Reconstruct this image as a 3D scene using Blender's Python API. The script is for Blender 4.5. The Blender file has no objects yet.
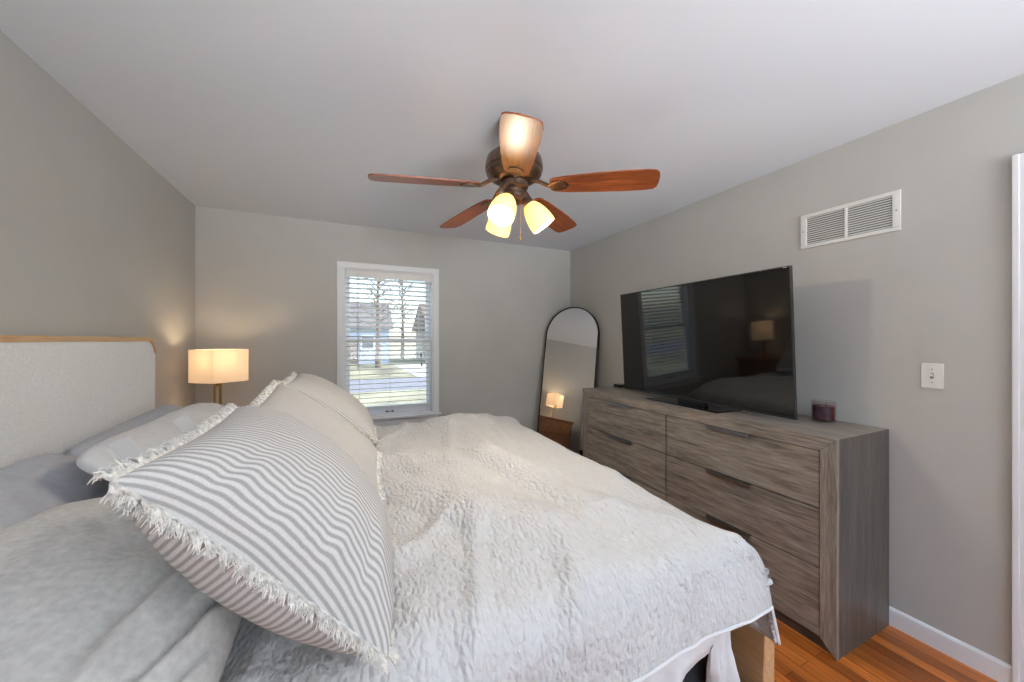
import bpy, bmesh, math, random
from mathutils import Vector, Matrix, noise
PI = math.pi
sc = bpy.context.scene
COL = sc.collection

# ------------------------------------------------------------------ camera
F, CX, CY, EYE = 365.0, 512.0, 340.0, 1.39
YAW = math.atan((512 - 344.2) / F)
cam_d = bpy.data.cameras.new('camera')
cam_d.sensor_width = 36.0
cam_d.lens = F / 1024 * 36
cam_d.shift_y = -1 / 1024
cam_d.clip_start = 0.02
cam_d.clip_end = 300
cam = bpy.data.objects.new('camera', cam_d)
COL.objects.link(cam)
cam.location = (0, 0, EYE)
cam.rotation_euler = (PI / 2, 0, -YAW)
sc.camera = cam

# ------------------------------------------------------------------ colour management
sc.view_settings.view_transform = 'Standard'
sc.view_settings.look = 'None'
sc.view_settings.gamma = 1
sc.view_settings.use_curve_mapping = False
sc.view_settings.exposure = 0.05

# ------------------------------------------------------------------ world, sun, added fill light
world = bpy.data.worlds.new('sky')
sc.world = world
world.use_nodes = True
wn = world.node_tree.nodes
bg = wn['Background']
sky = wn.new('ShaderNodeTexSky')
sky.sky_type = 'NISHITA'
sky.sun_disc = False
sky.sun_elevation = math.radians(38)
sky.sun_rotation = math.radians(100)
sky.air_density = 1.0
sky.dust_density = 2.0
world.node_tree.links.new(sky.outputs[0], bg.inputs[0])
bg.inputs[1].default_value = 0.85


def light(name, kind, loc, power, color=(1, 1, 1), rot=(0, 0, 0), size=None, size_y=None, radius=None, parent=None):
    d = bpy.data.lights.new(name, kind)
    d.energy = power
    d.color = color
    if size:
        d.size = size
    if size_y:
        d.shape = 'RECTANGLE'
        d.size_y = size_y
    if radius is not None:
        d.shadow_soft_size = radius
    o = bpy.data.objects.new(name, d)
    COL.objects.link(o)
    o.location = loc
    o.rotation_euler = rot
    if parent:
        o.parent = parent
    return o


sun = light('sun', 'SUN', (0, 0, 20), 2.6, (1, .94, .85), (math.radians(50), 0, math.radians(75)))
sun.data.angle = 0.02
# added fill light at an invented window behind the camera, tilted up
wd = light('added_fill_light', 'AREA', (0.95, -2.66, 1.35), 126, (.90, .95, 1.0), (PI / 2 + .80, 0, 0), 1.9, 1.3)
wd.data.spread = math.radians(95)


# ------------------------------------------------------------------ helpers
def lin(c):
    out = []
    for v in c[:3]:
        v /= 255
        out.append(v / 12.92 if v <= .04045 else ((v + .055) / 1.055) ** 2.4)
    return (*out, 1)


def mat(name):
    m = bpy.data.materials.new(name)
    m.use_nodes = True
    nt = m.node_tree
    return m, nt, nt.nodes['Principled BSDF']


def plain(name, c, rough=.5, metal=0, spec=.5, coat=0, noise_amt=0, nscale=20, bump=0, bscale=200, bdist=.002):
    m, nt, b = mat(name)
    b.inputs['Base Color'].default_value = lin(c)
    b.inputs['Roughness'].default_value = rough
    b.inputs['Metallic'].default_value = metal
    b.inputs['Specular IOR Level'].default_value = spec
    b.inputs['Coat Weight'].default_value = coat
    tc = nt.nodes.new('ShaderNodeTexCoord')
    if noise_amt:
        n = nt.nodes.new('ShaderNodeTexNoise')
        n.inputs['Scale'].default_value = nscale
        n.inputs['Detail'].default_value = 4
        nt.links.new(tc.outputs['Object'], n.inputs['Vector'])
        r = nt.nodes.new('ShaderNodeValToRGB')
        r.color_ramp.elements[0].position = .3
        r.color_ramp.elements[1].position = .7
        r.color_ramp.elements[0].color = lin([max(0, v * (1 - noise_amt)) for v in c])
        r.color_ramp.elements[1].color = lin([min(255, v * (1 + noise_amt)) for v in c])
        nt.links.new(n.outputs['Fac'], r.inputs['Fac'])
        nt.links.new(r.outputs['Color'], b.inputs['Base Color'])
    if bump:
        n = nt.nodes.new('ShaderNodeTexNoise')
        n.inputs['Scale'].default_value = bscale
        n.inputs['Detail'].default_value = 3
        nt.links.new(tc.outputs['Object'], n.inputs['Vector'])
        bp = nt.nodes.new('ShaderNodeBump')
        bp.inputs['Strength'].default_value = bump
        bp.inputs['Distance'].default_value = bdist
        nt.links.new(n.outputs['Fac'], bp.inputs['Height'])
        nt.links.new(bp.outputs['Normal'], b.inputs['Normal'])
    return m


def wood(name, c_dark, c_light, stretch, rough=.45, spec=.4, coat=0, contrast=(.3, .7), bump=.15):
    """grain elongated along the axis whose stretch is small"""
    m, nt, b = mat(name)
    tc = nt.nodes.new('ShaderNodeTexCoord')
    mp = nt.nodes.new('ShaderNodeMapping')
    mp.inputs['Scale'].default_value = stretch
    nt.links.new(tc.outputs['Object'], mp.inputs['Vector'])
    n1 = nt.nodes.new('ShaderNodeTexNoise')
    n1.inputs['Scale'].default_value = 1
    n1.inputs['Detail'].default_value = 8
    n1.inputs['Roughness'].default_value = .65
    n1.inputs['Distortion'].default_value = .6
    nt.links.new(mp.outputs[0], n1.inputs['Vector'])
    mp2 = nt.nodes.new('ShaderNodeMapping')
    mp2.inputs['Scale'].default_value = [s * 5 for s in stretch]
    nt.links.new(tc.outputs['Object'], mp2.inputs['Vector'])
    n2 = nt.nodes.new('ShaderNodeTexNoise')
    n2.inputs['Scale'].default_value = 1
    n2.inputs['Detail'].default_value = 4
    nt.links.new(mp2.outputs[0], n2.inputs['Vector'])
    mx = nt.nodes.new('ShaderNodeMix')
    mx.inputs['Factor'].default_value = .4
    nt.links.new(n1.outputs['Fac'], mx.inputs['A'])
    nt.links.new(n2.outputs['Fac'], mx.inputs['B'])
    r = nt.nodes.new('ShaderNodeValToRGB')
    r.color_ramp.elements[0].position = contrast[0]
    r.color_ramp.elements[1].position = contrast[1]
    r.color_ramp.elements[0].color = lin(c_dark)
    r.color_ramp.elements[1].color = lin(c_light)
    nt.links.new(mx.outputs['Result'], r.inputs['Fac'])
    nt.links.new(r.outputs['Color'], b.inputs['Base Color'])
    b.inputs['Roughness'].default_value = rough
    b.inputs['Specular IOR Level'].default_value = spec
    b.inputs['Coat Weight'].default_value = coat
    b.inputs['Coat Roughness'].default_value = .32
    bp = nt.nodes.new('ShaderNodeBump')
    bp.inputs['Strength'].default_value = bump
    bp.inputs['Distance'].default_value = .002
    nt.links.new(mx.outputs['Result'], bp.inputs['Height'])
    nt.links.new(bp.outputs['Normal'], b.inputs['Normal'])
    return m


def box(bm, x0, x1, y0, y1, z0, z1, bev=0, seg=2):
    r = bmesh.ops.create_cube(bm, size=1)
    vs = r['verts']
    for v in vs:
        v.co = Vector(((x0 + x1) / 2 + v.co.x * (x1 - x0), (y0 + y1) / 2 + v.co.y * (y1 - y0), (z0 + z1) / 2 + v.co.z * (z1 - z0)))
    if bev:
        es = list({e for v in vs for e in v.link_edges})
        bmesh.ops.bevel(bm, geom=es, offset=bev, segments=seg, affect='EDGES', profile=.5)
    return vs


def lathe(bm, prof, seg=32, mtx=None):
    mtx = mtx or Matrix()
    rings = []
    for r, z in prof:
        if r < 1e-6:
            rings.append([bm.verts.new(mtx @ Vector((0, 0, z)))])
        else:
            rings.append([bm.verts.new(mtx @ Vector((r * math.cos(2 * PI * k / seg), r * math.sin(2 * PI * k / seg), z))) for k in range(seg)])
    for a, b in zip(rings, rings[1:]):
        for k in range(seg):
            k2 = (k + 1) % seg
            if len(a) == 1 and len(b) == 1:
                continue
            if len(a) == 1:
                bm.faces.new((a[0], b[k], b[k2]))
            elif len(b) == 1:
                bm.faces.new((a[k], b[0], a[k2]))
            else:
                bm.faces.new((a[k], b[k], b[k2], a[k2]))


def tube(bm, pts, r, seg=8, cap=True):
    pts = [Vector(p) for p in pts]
    n = len(pts)
    rs = r if isinstance(r, (list, tuple)) else [r] * n
    rings = []
    up = Vector((0, 0, 1))
    prev = None
    for i, p in enumerate(pts):
        t = (pts[min(i + 1, n - 1)] - pts[max(i - 1, 0)])
        t.normalize()
        if prev is None:
            a = t.cross(up)
            if a.length < 1e-3:
                a = t.cross(Vector((1, 0, 0)))
        else:
            a = prev - t * prev.dot(t)
        a.normalize()
        prev = a
        b = t.cross(a)
        rings.append([bm.verts.new(p + (a * math.cos(2 * PI * k / seg) + b * math.sin(2 * PI * k / seg)) * rs[i]) for k in range(seg)])
    for A, B in zip(rings, rings[1:]):
        for k in range(seg):
            bm.faces.new((A[k], A[(k + 1) % seg], B[(k + 1) % seg], B[k]))
    if cap:
        bm.faces.new(rings[0][::-1])
        bm.faces.new(rings[-1])


def prism(bm, pts, mtx, d0, d1, bev=0):
    """outline pts (x,y) extruded along local z from d0 to d1"""
    a = [bm.verts.new(mtx @ Vector((x, y, d0))) for x, y in pts]
    b = [bm.verts.new(mtx @ Vector((x, y, d1))) for x, y in pts]
    n = len(pts)
    fs = [bm.faces.new(a[::-1]), bm.faces.new(b)]
    for k in range(n):
        fs.append(bm.faces.new((a[k], a[(k + 1) % n], b[(k + 1) % n], b[k])))
    if bev:
        es = list(fs[0].edges) + list(fs[1].edges)
        bmesh.ops.bevel(bm, geom=es, offset=bev, segments=2, affect='EDGES', profile=.5)


def obj(name, bm, m, parent=None, smooth=True, angle=35):
    me = bpy.data.meshes.new(name)
    bmesh.ops.recalc_face_normals(bm, faces=bm.faces)
    bm.to_mesh(me)
    bm.free()
    if smooth:
        me.shade_smooth()
        me.set_sharp_from_angle(angle=math.radians(angle))
    o = bpy.data.objects.new(name, me)
    COL.objects.link(o)
    if m:
        me.materials.append(m)
    if smooth and angle == 35 and len(me.polygons) < 20000:
        wnm = o.modifiers.new('shade', 'WEIGHTED_NORMAL')
        wnm.keep_sharp = True
    if parent:
        o.parent = parent
    return o


def tag(o, label=None, cat=None, group=None, kind=None):
    if label:
        o['label'] = label
    if cat:
        o['category'] = cat
    if group:
        o['group'] = group
    if kind:
        o['kind'] = kind
    return o


def thing(name, label, cat, loc=(0, 0, 0), rz=0, group=None):
    o = bpy.data.objects.new(name, None)
    o.empty_display_size = .1
    COL.objects.link(o)
    o.location = loc
    o.rotation_euler = (0, 0, rz)
    return tag(o, label, cat, group)


def copy_tree(o, parent=None):
    c = o.copy()
    COL.objects.link(c)
    if parent:
        c.parent = parent
    for ch in list(o.children):
        copy_tree(ch, c)
    return c


def BM():
    return bmesh.new()


def ray(u, v):
    s, c = math.sin(YAW), math.cos(YAW)
    a = (u - CX) / F
    return Vector((s + a * c, c - a * s, (CY - v) / F))


# ------------------------------------------------------------------ materials
M_wall = plain('wall_paint', (190, 189, 185), .55, spec=.3, noise_amt=.012, nscale=3, bump=.05, bscale=260)
M_ceil = plain('ceiling_paint', (226, 231, 238), .8, spec=.2, bump=.08, bscale=160)
M_trim = plain('white_trim_paint', (232, 233, 236), .35, spec=.45, bump=.02, bscale=90)
M_white = plain('white_plastic', (228, 228, 224), .4, bump=.01)
M_black = plain('black_plastic', (14, 14, 15), .35, bump=.02)
M_dmetal = plain('dark_bronze', (112, 92, 78), .30, metal=.85, noise_amt=.15, nscale=30)
M_steel = plain('brushed_steel', (150, 152, 156), .3, metal=1, noise_amt=.06, nscale=60)
M_brass = plain('aged_brass', (176, 140, 84), .28, metal=1, noise_amt=.08, nscale=40)
GD, GL = (88, 80, 73), (172, 162, 151)
M_oak_y = wood('grey_oak_lengthwise', GD, GL, (26, 2.2, 26), .42, contrast=(.33, .66), bump=.25)
M_oak_z = wood('grey_oak_upright', GD, GL, (30, 30, 2.2), .38, contrast=(.33, .66), bump=.25)
M_oak_shaded = wood('grey_oak_side_shaded', (60, 56, 53), (106, 100, 94), (30, 30, 2.2), .34, spec=.5, contrast=(.33, .66), bump=.1)  # same grey oak, darkened so the side's shade is in the colour
M_oak_dark = wood('grey_oak_plinth', (60, 55, 52), (92, 85, 80), (26, 2.2, 26), .5)
M_bedwood_y = wood('light_oak', (190, 146, 102), (222, 184, 140), (30, 2.5, 30), .45)
M_bedwood_z = wood('light_oak_upright', (190, 146, 102), (222, 184, 140), (30, 30, 2.5), .45)
M_night = wood('warm_brown_wood', (112, 66, 34), (168, 110, 62), (3, 25, 25), .4, coat=.2)
M_night_z = wood('warm_brown_wood_upright', (112, 66, 34), (160, 104, 58), (25, 25, 3), .4, coat=.2)
M_blade = wood('walnut_blade', (72, 30, 12), (182, 96, 42), (3.0, 34, 34), .50, spec=.6, coat=.28, contrast=(.3, .72), bump=.03)
M_headfab = plain('headboard_boucle', (236, 235, 234), .95, spec=.1, noise_amt=.03, nscale=170, bump=.5, bscale=170, bdist=.004)
M_grey_linen = plain('light_grey_linen', (205, 203, 199), .9, spec=.15, noise_amt=.05, nscale=70, bump=.5, bscale=420, bdist=.0015)
M_grey_cotton = plain('blue_grey_cotton', (176, 178, 184), .9, spec=.15, noise_amt=.02, nscale=60, bump=.2, bscale=400, bdist=.001)
M_pale_cotton = plain('pale_grey_cotton', (208, 208, 208), .9, spec=.15, noise_amt=.02, nscale=60, bump=.2, bscale=400, bdist=.001)
M_sheet = plain('white_sheet', (225, 225, 226), .85, spec=.15, bump=.25, bscale=60, bdist=.004)
M_fringe = plain('cream_fringe', (222, 219, 213), .95, spec=.1, noise_amt=.14, nscale=90)
M_tab = plain('grey_fabric_tab', (186, 186, 187), .9, spec=.1, bump=.2)
M_found = plain('charcoal_foundation_cloth', (52, 54, 58), .9, spec=.1, bump=.3)
M_matt = plain('mattress_ticking', (220, 220, 220), .9, spec=.1, bump=.2)


def quilt_material():
    m, nt, b = mat('matelasse_quilt')
    b.inputs['Base Color'].default_value = lin((208, 208, 208))
    b.inputs['Roughness'].default_value = .9
    b.inputs['Specular IOR Level'].default_value = .15
    uv = nt.nodes.new('ShaderNodeUVMap')
    uv.uv_map = 'cloth'
    # distort
    nz = nt.nodes.new('ShaderNodeTexNoise')
    nz.inputs['Scale'].default_value = 26
    nt.links.new(uv.outputs[0], nz.inputs['Vector'])
    va = nt.nodes.new('ShaderNodeVectorMath')
    va.operation = 'SCALE'
    va.inputs[3].default_value = .02
    nt.links.new(nz.outputs['Color'], va.inputs[0])
    ad = nt.nodes.new('ShaderNodeVectorMath')
    nt.links.new(uv.outputs[0], ad.inputs[0])
    nt.links.new(va.outputs[0], ad.inputs[1])
    mp = nt.nodes.new('ShaderNodeMapping')
    mp.inputs['Scale'].default_value = (92, 46, 1)
    nt.links.new(ad.outputs[0], mp.inputs['Vector'])
    vo = nt.nodes.new('ShaderNodeTexVoronoi')
    vo.feature = 'SMOOTH_F1'
    vo.inputs['Scale'].default_value = 1
    vo.inputs['Smoothness'].default_value = .4
    nt.links.new(mp.outputs[0], vo.inputs['Vector'])
    fn = nt.nodes.new('ShaderNodeTexNoise')
    fn.inputs['Scale'].default_value = 80
    fn.inputs['Detail'].default_value = 4
    nt.links.new(uv.outputs[0], fn.inputs['Vector'])
    mx = nt.nodes.new('ShaderNodeMix')
    mx.inputs['Factor'].default_value = .4
    nt.links.new(vo.outputs['Distance'], mx.inputs['A'])
    nt.links.new(fn.outputs['Fac'], mx.inputs['B'])
    bp = nt.nodes.new('ShaderNodeBump')
    bp.invert = True
    bp.inputs['Strength'].default_value = .9
    bp.inputs['Distance'].default_value = .014
    nt.links.new(mx.outputs['Result'], bp.inputs['Height'])
    nt.links.new(bp.outputs['Normal'], b.inputs['Normal'])
    return m


M_quilt = quilt_material()


def stripe_material(name, base, line, pitch, frac):
    m, nt, b = mat(name)
    b.inputs['Roughness'].default_value = .92
    b.inputs['Specular IOR Level'].default_value = .12
    uv = nt.nodes.new('ShaderNodeUVMap')
    uv.uv_map = 'cloth'
    sp = nt.nodes.new('ShaderNodeSeparateXYZ')
    nz = nt.nodes.new('ShaderNodeTexNoise')
    nz.inputs['Scale'].default_value = 9
    nt.links.new(uv.outputs[0], nz.inputs['Vector'])
    sc_ = nt.nodes.new('ShaderNodeVectorMath')
    sc_.operation = 'SCALE'
    sc_.inputs[3].default_value = .008
    nt.links.new(nz.outputs['Color'], sc_.inputs[0])
    ad = nt.nodes.new('ShaderNodeVectorMath')
    nt.links.new(uv.outputs[0], ad.inputs[0])
    nt.links.new(sc_.outputs[0], ad.inputs[1])
    nt.links.new(ad.outputs[0], sp.inputs[0])
    dv = nt.nodes.new('ShaderNodeMath')
    dv.operation = 'DIVIDE'
    dv.inputs[1].default_value = pitch
    nt.links.new(sp.outputs['X'], dv.inputs[0])
    fr = nt.nodes.new('ShaderNodeMath')
    fr.operation = 'FRACT'
    nt.links.new(dv.outputs[0], fr.inputs[0])
    r = nt.nodes.new('ShaderNodeValToRGB')
    e = r.color_ramp.elements
    e[0].position = 0
    e[0].color = lin(base)
    e[1].position = 1
    e[1].color = lin(base)
    for p, c in ((.5 - frac * .75, base), (.5 - frac * .3, line), (.5 + frac * .3, line), (.5 + frac * .75, base)):
        k = e.new(p)
        k.color = lin(c)
    nt.links.new(fr.outputs[0], r.inputs['Fac'])
    wv = nt.nodes.new('ShaderNodeTexNoise')
    wv.inputs['Scale'].default_value = 260
    nt.links.new(uv.outputs[0], wv.inputs['Vector'])
    mm = nt.nodes.new('ShaderNodeMix')
    mm.data_type = 'RGBA'
    mm.blend_type = 'MULTIPLY'
    mm.inputs['Factor'].default_value = .25
    nt.links.new(r.outputs['Color'], mm.inputs['A'])
    nt.links.new(wv.outputs['Fac'], mm.inputs['B'])
    nt.links.new(mm.outputs['Result'], b.inputs['Base Color'])
    bp = nt.nodes.new('ShaderNodeBump')
    bp.inputs['Strength'].default_value = .3
    bp.inputs['Distance'].default_value = .0015
    nt.links.new(wv.outputs['Fac'], bp.inputs['Height'])
    nt.links.new(bp.outputs['Normal'], b.inputs['Normal'])
    return m


M_stripe = stripe_material('grey_striped_linen', (226, 224, 221), (177, 175, 173), .0128, .44)
M_stripe_pale = stripe_material('faint_striped_linen', (220, 219, 217), (186, 184, 181), .0125, .42)


def floor_material():
    m, nt, b = mat('oak_strip_floor')
    tc = nt.nodes.new('ShaderNodeTexCoord')
    mp = nt.nodes.new('ShaderNodeMapping')
    mp.inputs['Rotation'].default_value = (0, 0, PI / 2)
    nt.links.new(tc.outputs['Object'], mp.inputs['Vector'])
    br = nt.nodes.new('ShaderNodeTexBrick')
    br.offset = .37
    br.inputs['Color1'].default_value = lin((218, 130, 58))
    br.inputs['Color2'].default_value = lin((118, 56, 20))
    br.inputs['Mortar'].default_value = lin((58, 28, 12))
    br.inputs['Scale'].default_value = 1
    br.inputs['Mortar Size'].default_value = .0012
    br.inputs['Brick Width'].default_value = .9
    br.inputs['Row Height'].default_value = .057
    br.inputs['Bias'].default_value = -.1
    nt.links.new(mp.outputs[0], br.inputs['Vector'])
    mp2 = nt.nodes.new('ShaderNodeMapping')
    mp2.inputs['Scale'].default_value = (60, 3, 1)
    nt.links.new(tc.outputs['Object'], mp2.inputs['Vector'])
    n = nt.nodes.new('ShaderNodeTexNoise')
    n.inputs['Scale'].default_value = 1
    n.inputs['Detail'].default_value = 6
    nt.links.new(mp2.outputs[0], n.inputs['Vector'])
    r = nt.nodes.new('ShaderNodeValToRGB')
    r.color_ramp.elements[0].position = .25
    r.color_ramp.elements[1].position = .75
    r.color_ramp.elements[0].color = (.45, .42, .38, 1)
    r.color_ramp.elements[1].color = (1.15, 1.1, 1.05, 1)
    nt.links.new(n.outputs['Fac'], r.inputs['Fac'])
    mm = nt.nodes.new('ShaderNodeMix')
    mm.data_type = 'RGBA'
    mm.blend_type = 'MULTIPLY'
    mm.inputs['Factor'].default_value = 1
    nt.links.new(br.outputs['Color'], mm.inputs['A'])
    nt.links.new(r.outputs['Color'], mm.inputs['B'])
    nt.links.new(mm.outputs['Result'], b.inputs['Base Color'])
    b.inputs['Roughness'].default_value = .3
    b.inputs['Specular IOR Level'].default_value = .5
    return m


M_floor = floor_material()


def glass_thin(name, tint=(1, 1, 1), ior=1.45):
    m = bpy.data.materials.new(name)
    m.use_nodes = True
    nt = m.node_tree
    nt.nodes.clear()
    out = nt.nodes.new('ShaderNodeOutputMaterial')
    tr = nt.nodes.new('ShaderNodeBsdfTransparent')
    tr.inputs[0].default_value = (*tint, 1)
    gl = nt.nodes.new('ShaderNodeBsdfGlossy')
    gl.inputs['Roughness'].default_value = .02
    fr = nt.nodes.new('ShaderNodeFresnel')
    ge = nt.nodes.new('ShaderNodeNewGeometry')
    ma = nt.nodes.new('ShaderNodeMath')
    ma.operation = 'MULTIPLY_ADD'
    ma.inputs[1].default_value = 1 / ior - ior
    ma.inputs[2].default_value = ior
    nt.links.new(ge.outputs['Backfacing'], ma.inputs[0])
    nt.links.new(ma.outputs[0], fr.inputs[0])
    mx = nt.nodes.new('ShaderNodeMixShader')
    nt.links.new(fr.outputs[0], mx.inputs[0])
    nt.links.new(tr.outputs[0], mx.inputs[1])
    nt.links.new(gl.outputs[0], mx.inputs[2])
    nt.links.new(mx.outputs[0], out.inputs[0])
    return m


M_pane = glass_thin('window_glass', (.97, .98, .98))
M_jar = glass_thin('jar_glass', (.95, .93, .93), 1.5)


def glow(name, base, emit, strength, rough=.5, pleat=0):
    m, nt, b = mat(name)
    b.inputs['Base Color'].default_value = lin(base)
    b.inputs['Roughness'].default_value = rough
    b.inputs['Emission Color'].default_value = lin(emit)
    b.inputs['Emission Strength'].default_value = strength
    tc = nt.nodes.new('ShaderNodeTexCoord')
    n = nt.nodes.new('ShaderNodeTexNoise')
    n.inputs['Scale'].default_value = 90
    if pleat:
        mp = nt.nodes.new('ShaderNodeMapping')
        mp.inputs['Scale'].default_value = (1, 1, .02)
        nt.links.new(tc.outputs['Object'], mp.inputs['Vector'])
        nt.links.new(mp.outputs[0], n.inputs['Vector'])
    else:
        nt.links.new(tc.outputs['Object'], n.inputs['Vector'])
    bp = nt.nodes.new('ShaderNodeBump')
    bp.inputs['Strength'].default_value = .15
    bp.inputs['Distance'].default_value = .002
    nt.links.new(n.outputs['Fac'], bp.inputs['Height'])
    nt.links.new(bp.outputs['Normal'], b.inputs['Normal'])
    return m


# ------------------------------------------------------------------ room shell
XL, XR, YB, YF, ZC = -1.06, 2.43, 3.635, -2.60, 2.44
T = .14
bm = BM()
box(bm, XL - T, XR + T, YF - T, YB + T, -.12, 0)
tag(obj('floor', bm, M_floor, smooth=False), 'orange brown oak strip floor', kind='structure')
bm = BM()
box(bm, XL - T, XR + T, YF - T, YB + T, ZC, ZC + .12)
tag(obj('ceiling', bm, M_ceil, smooth=False), 'white painted ceiling', kind='structure')
bm = BM()
box(bm, XL - T, XL, YF - T, YB + T, 0, ZC)
tag(obj('wall_left', bm, M_wall, smooth=False), 'greige wall behind the headboard', kind='structure')
# back wall with window opening
WX0, WX1, WZ0, WZ1 = -.005, .805, .665, 2.045
bm = BM()
box(bm, XL, WX0, YB, YB + T, 0, ZC)
box(bm, WX1, XR, YB, YB + T, 0, ZC)
box(bm, WX0, WX1, YB, YB + T, 0, WZ0)
box(bm, WX0, WX1, YB, YB + T, WZ1, ZC)
tag(obj('wall_back', bm, M_wall, smooth=False), 'greige wall with the window', kind='structure')
# right wall with door opening
DY0, DY1, DZ = -.44, .40, 2.035
bm = BM()
box(bm, XR, XR + T, DY1, YB + T, 0, ZC)
box(bm, XR, XR + T, YF - T, DY0, 0, ZC)
box(bm, XR, XR + T, DY0, DY1, DZ, ZC)
tag(obj('wall_right', bm, M_wall, smooth=False), 'greige wall behind the dresser', kind='structure')
# wall behind the camera, opening added for the fill light
bm = BM()
box(bm, XL, 0, YF - T, YF, 0, ZC)
box(bm, 1.9, XR, YF - T, YF, 0, ZC)
box(bm, 0, 1.9, YF - T, YF, 0, .75)
box(bm, 0, 1.9, YF - T, YF, 2.15, ZC)
tag(obj('wall_front', bm, M_wall, smooth=False), kind='structure')


def base_profile(bm, p0, p1, inward):
    """baseboard with a small rounded top; p0->p1 on the wall line, inward = unit vector into the room"""
    prof = [(0, 0), (.014, 0), (.014, .072), (.011, .080), (.006, .085), (0, .086)]
    p0, p1, n = Vector(p0), Vector(p1), Vector(inward)
    A = [bm.verts.new(p0 + n * x + Vector((0, 0, z))) for x, z in prof]
    B = [bm.verts.new(p1 + n * x + Vector((0, 0, z))) for x, z in prof]
    k = len(prof)
    for i in range(k):
        bm.faces.new((A[i], A[(i + 1) % k], B[(i + 1) % k], B[i]))
    bm.faces.new(A)
    bm.faces.new(B[::-1])


for nm, p0, p1, n in (('baseboard_right', (XR, .488, 0), (XR, YB, 0), (-1, 0, 0)),
                      ('baseboard_back', (XL + .014, YB, 0), (XR - .014, YB, 0), (0, -1, 0)),
                      ('baseboard_left', (XL, YF, 0), (XL, YB, 0), (1, 0, 0))):
    bm = BM()
    base_profile(bm, p0, p1, n)
    tag(obj(nm, bm, M_trim), kind='structure')

# door in the right wall (only its casing edge is in view)
d1 = thing('door_1', None, None, (XR, 0, 0))
d1['kind'] = 'structure'
bm = BM()
for y0, y1 in ((DY1, DY1 + .088), (DY0 - .088, DY0)):
    box(bm, -.018, 0, y0, y1, 0, DZ + .088, .004)
    box(bm, -.024, -.017, (y0 if y0 < 0 else y1 - .018), (y0 + .018 if y0 < 0 else y1), 0, DZ + .088, .003)
box(bm, -.018, 0, DY0, DY1, DZ, DZ + .088, .004)
obj('door_casing', bm, M_trim, d1)
bm = BM()
box(bm, .03, .07, DY0 + .004, DY1 - .004, .008, DZ - .004, .002)
for z0, z1 in ((.2, .95), (1.1, 1.9)):
    for y0, y1 in ((DY0 + .12, -.06), (.02, DY1 - .12)):
        box(bm, .024, .032, y0, y1, z0, z1, .004)
obj('door_panel', bm, M_trim, d1)
bm = BM()
lathe(bm, [(0, 0), (.026, 0), (.026, .006), (.011, .01), (.011, .035), (.026, .045), (.027, .058), (.015, .068), (0, .07)], 20,
      Matrix.Translation((.03, DY1 - .07, .95)) @ Matrix.Rotation(-PI / 2, 4, 'Y'))
obj('door_knob', bm, M_steel, d1)

# ------------------------------------------------------------------ window_1
w1 = thing('window_1', 'white double hung window with blinds', None, (0, YB, 0))
w1['kind'] = 'structure'
bm = BM()   # casing
box(bm, WX0 - .055, WX0, -.018, 0, WZ0 + .002, WZ1, .003)
box(bm, WX1, WX1 + .055, -.018, 0, WZ0 + .002, WZ1, .003)
box(bm, WX0 - .055, WX1 + .055, -.020, 0, WZ1, WZ1 + .052, .003)
obj('window_casing', bm, M_trim, w1)
bm = BM()   # jamb lining
box(bm, WX0, WX0 + .012, 0, .13, WZ0, WZ1)
box(bm, WX1 - .012, WX1, 0, .13, WZ0, WZ1)
box(bm, WX0 + .012, WX1 - .012, 0, .13, WZ1 - .012, WZ1)
box(bm, WX0 + .012, WX1 - .012, .0, .13, WZ0, WZ0 + .012)
obj('window_jamb', bm, M_trim, w1, smooth=False)
bm = BM()
box(bm, WX0 - .078, WX1 + .078, -.045, .03, WZ0 - .022, WZ0 + .002, .006)
obj('window_sill', bm, M_trim, w1)
bm = BM()
box(bm, WX0 - .055, WX1 + .055, -.016, 0, WZ0 - .085, WZ0 - .022, .003)
obj('window_apron', bm, M_trim, w1)
mid = 1.385
for nm, y0, z0, z1 in (('lower_sash', .062, WZ0 + .012, mid + .02), ('upper_sash', .098, mid - .02, WZ1 - .012)):
    bm = BM()
    a, b = WX0 + .012, WX1 - .012
    box(bm, a, a + .042, y0, y0 + .032, z0, z1, .003)
    box(bm, b - .042, b, y0, y0 + .032, z0, z1, .003)
    box(bm, a + .042, b - .042, y0 + .001, y0 + .031, z0, z0 + (.06 if 'lower' in nm else .04), .003)
    box(bm, a + .042, b - .042, y0 + .001, y0 + .031, z1 - .04, z1, .003)
    s = obj(nm, bm, M_trim, w1)
    bm = BM()
    box(bm, a + .04, b - .04, y0 + .014, y0 + .018, z0 + .03, z1 - .035)
    obj('pane', bm, M_pane, s, smooth=False)
bm = BM()
for x in (.372, .428):
    box(bm, x - .008, x + .008, .052, .064, WZ0 + .03, WZ0 + .046, .003)
box(bm, .372, .428, .054, .062, WZ0 + .035, WZ0 + .041, .002)
obj('sash_lift', bm, M_black, w1)

# unseen window added behind the camera to go with the fill light
w2 = thing('added_fill_window', None, None, (0, YF, 0))
w2['kind'] = 'structure'
bm = BM()
for x0, x1, z0, z1 in ((-.06, 0, .75, 2.15), (1.9, 1.96, .75, 2.15), (-.06, 1.96, 2.15, 2.21), (-.06, 1.96, .69, .75)):
    box(bm, x0, x1, 0, .018, z0, z1, .003)
box(bm, .93, .97, -.05, 0, .75, 2.15, .003)
obj('window_casing', bm, M_trim, w2)

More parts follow.
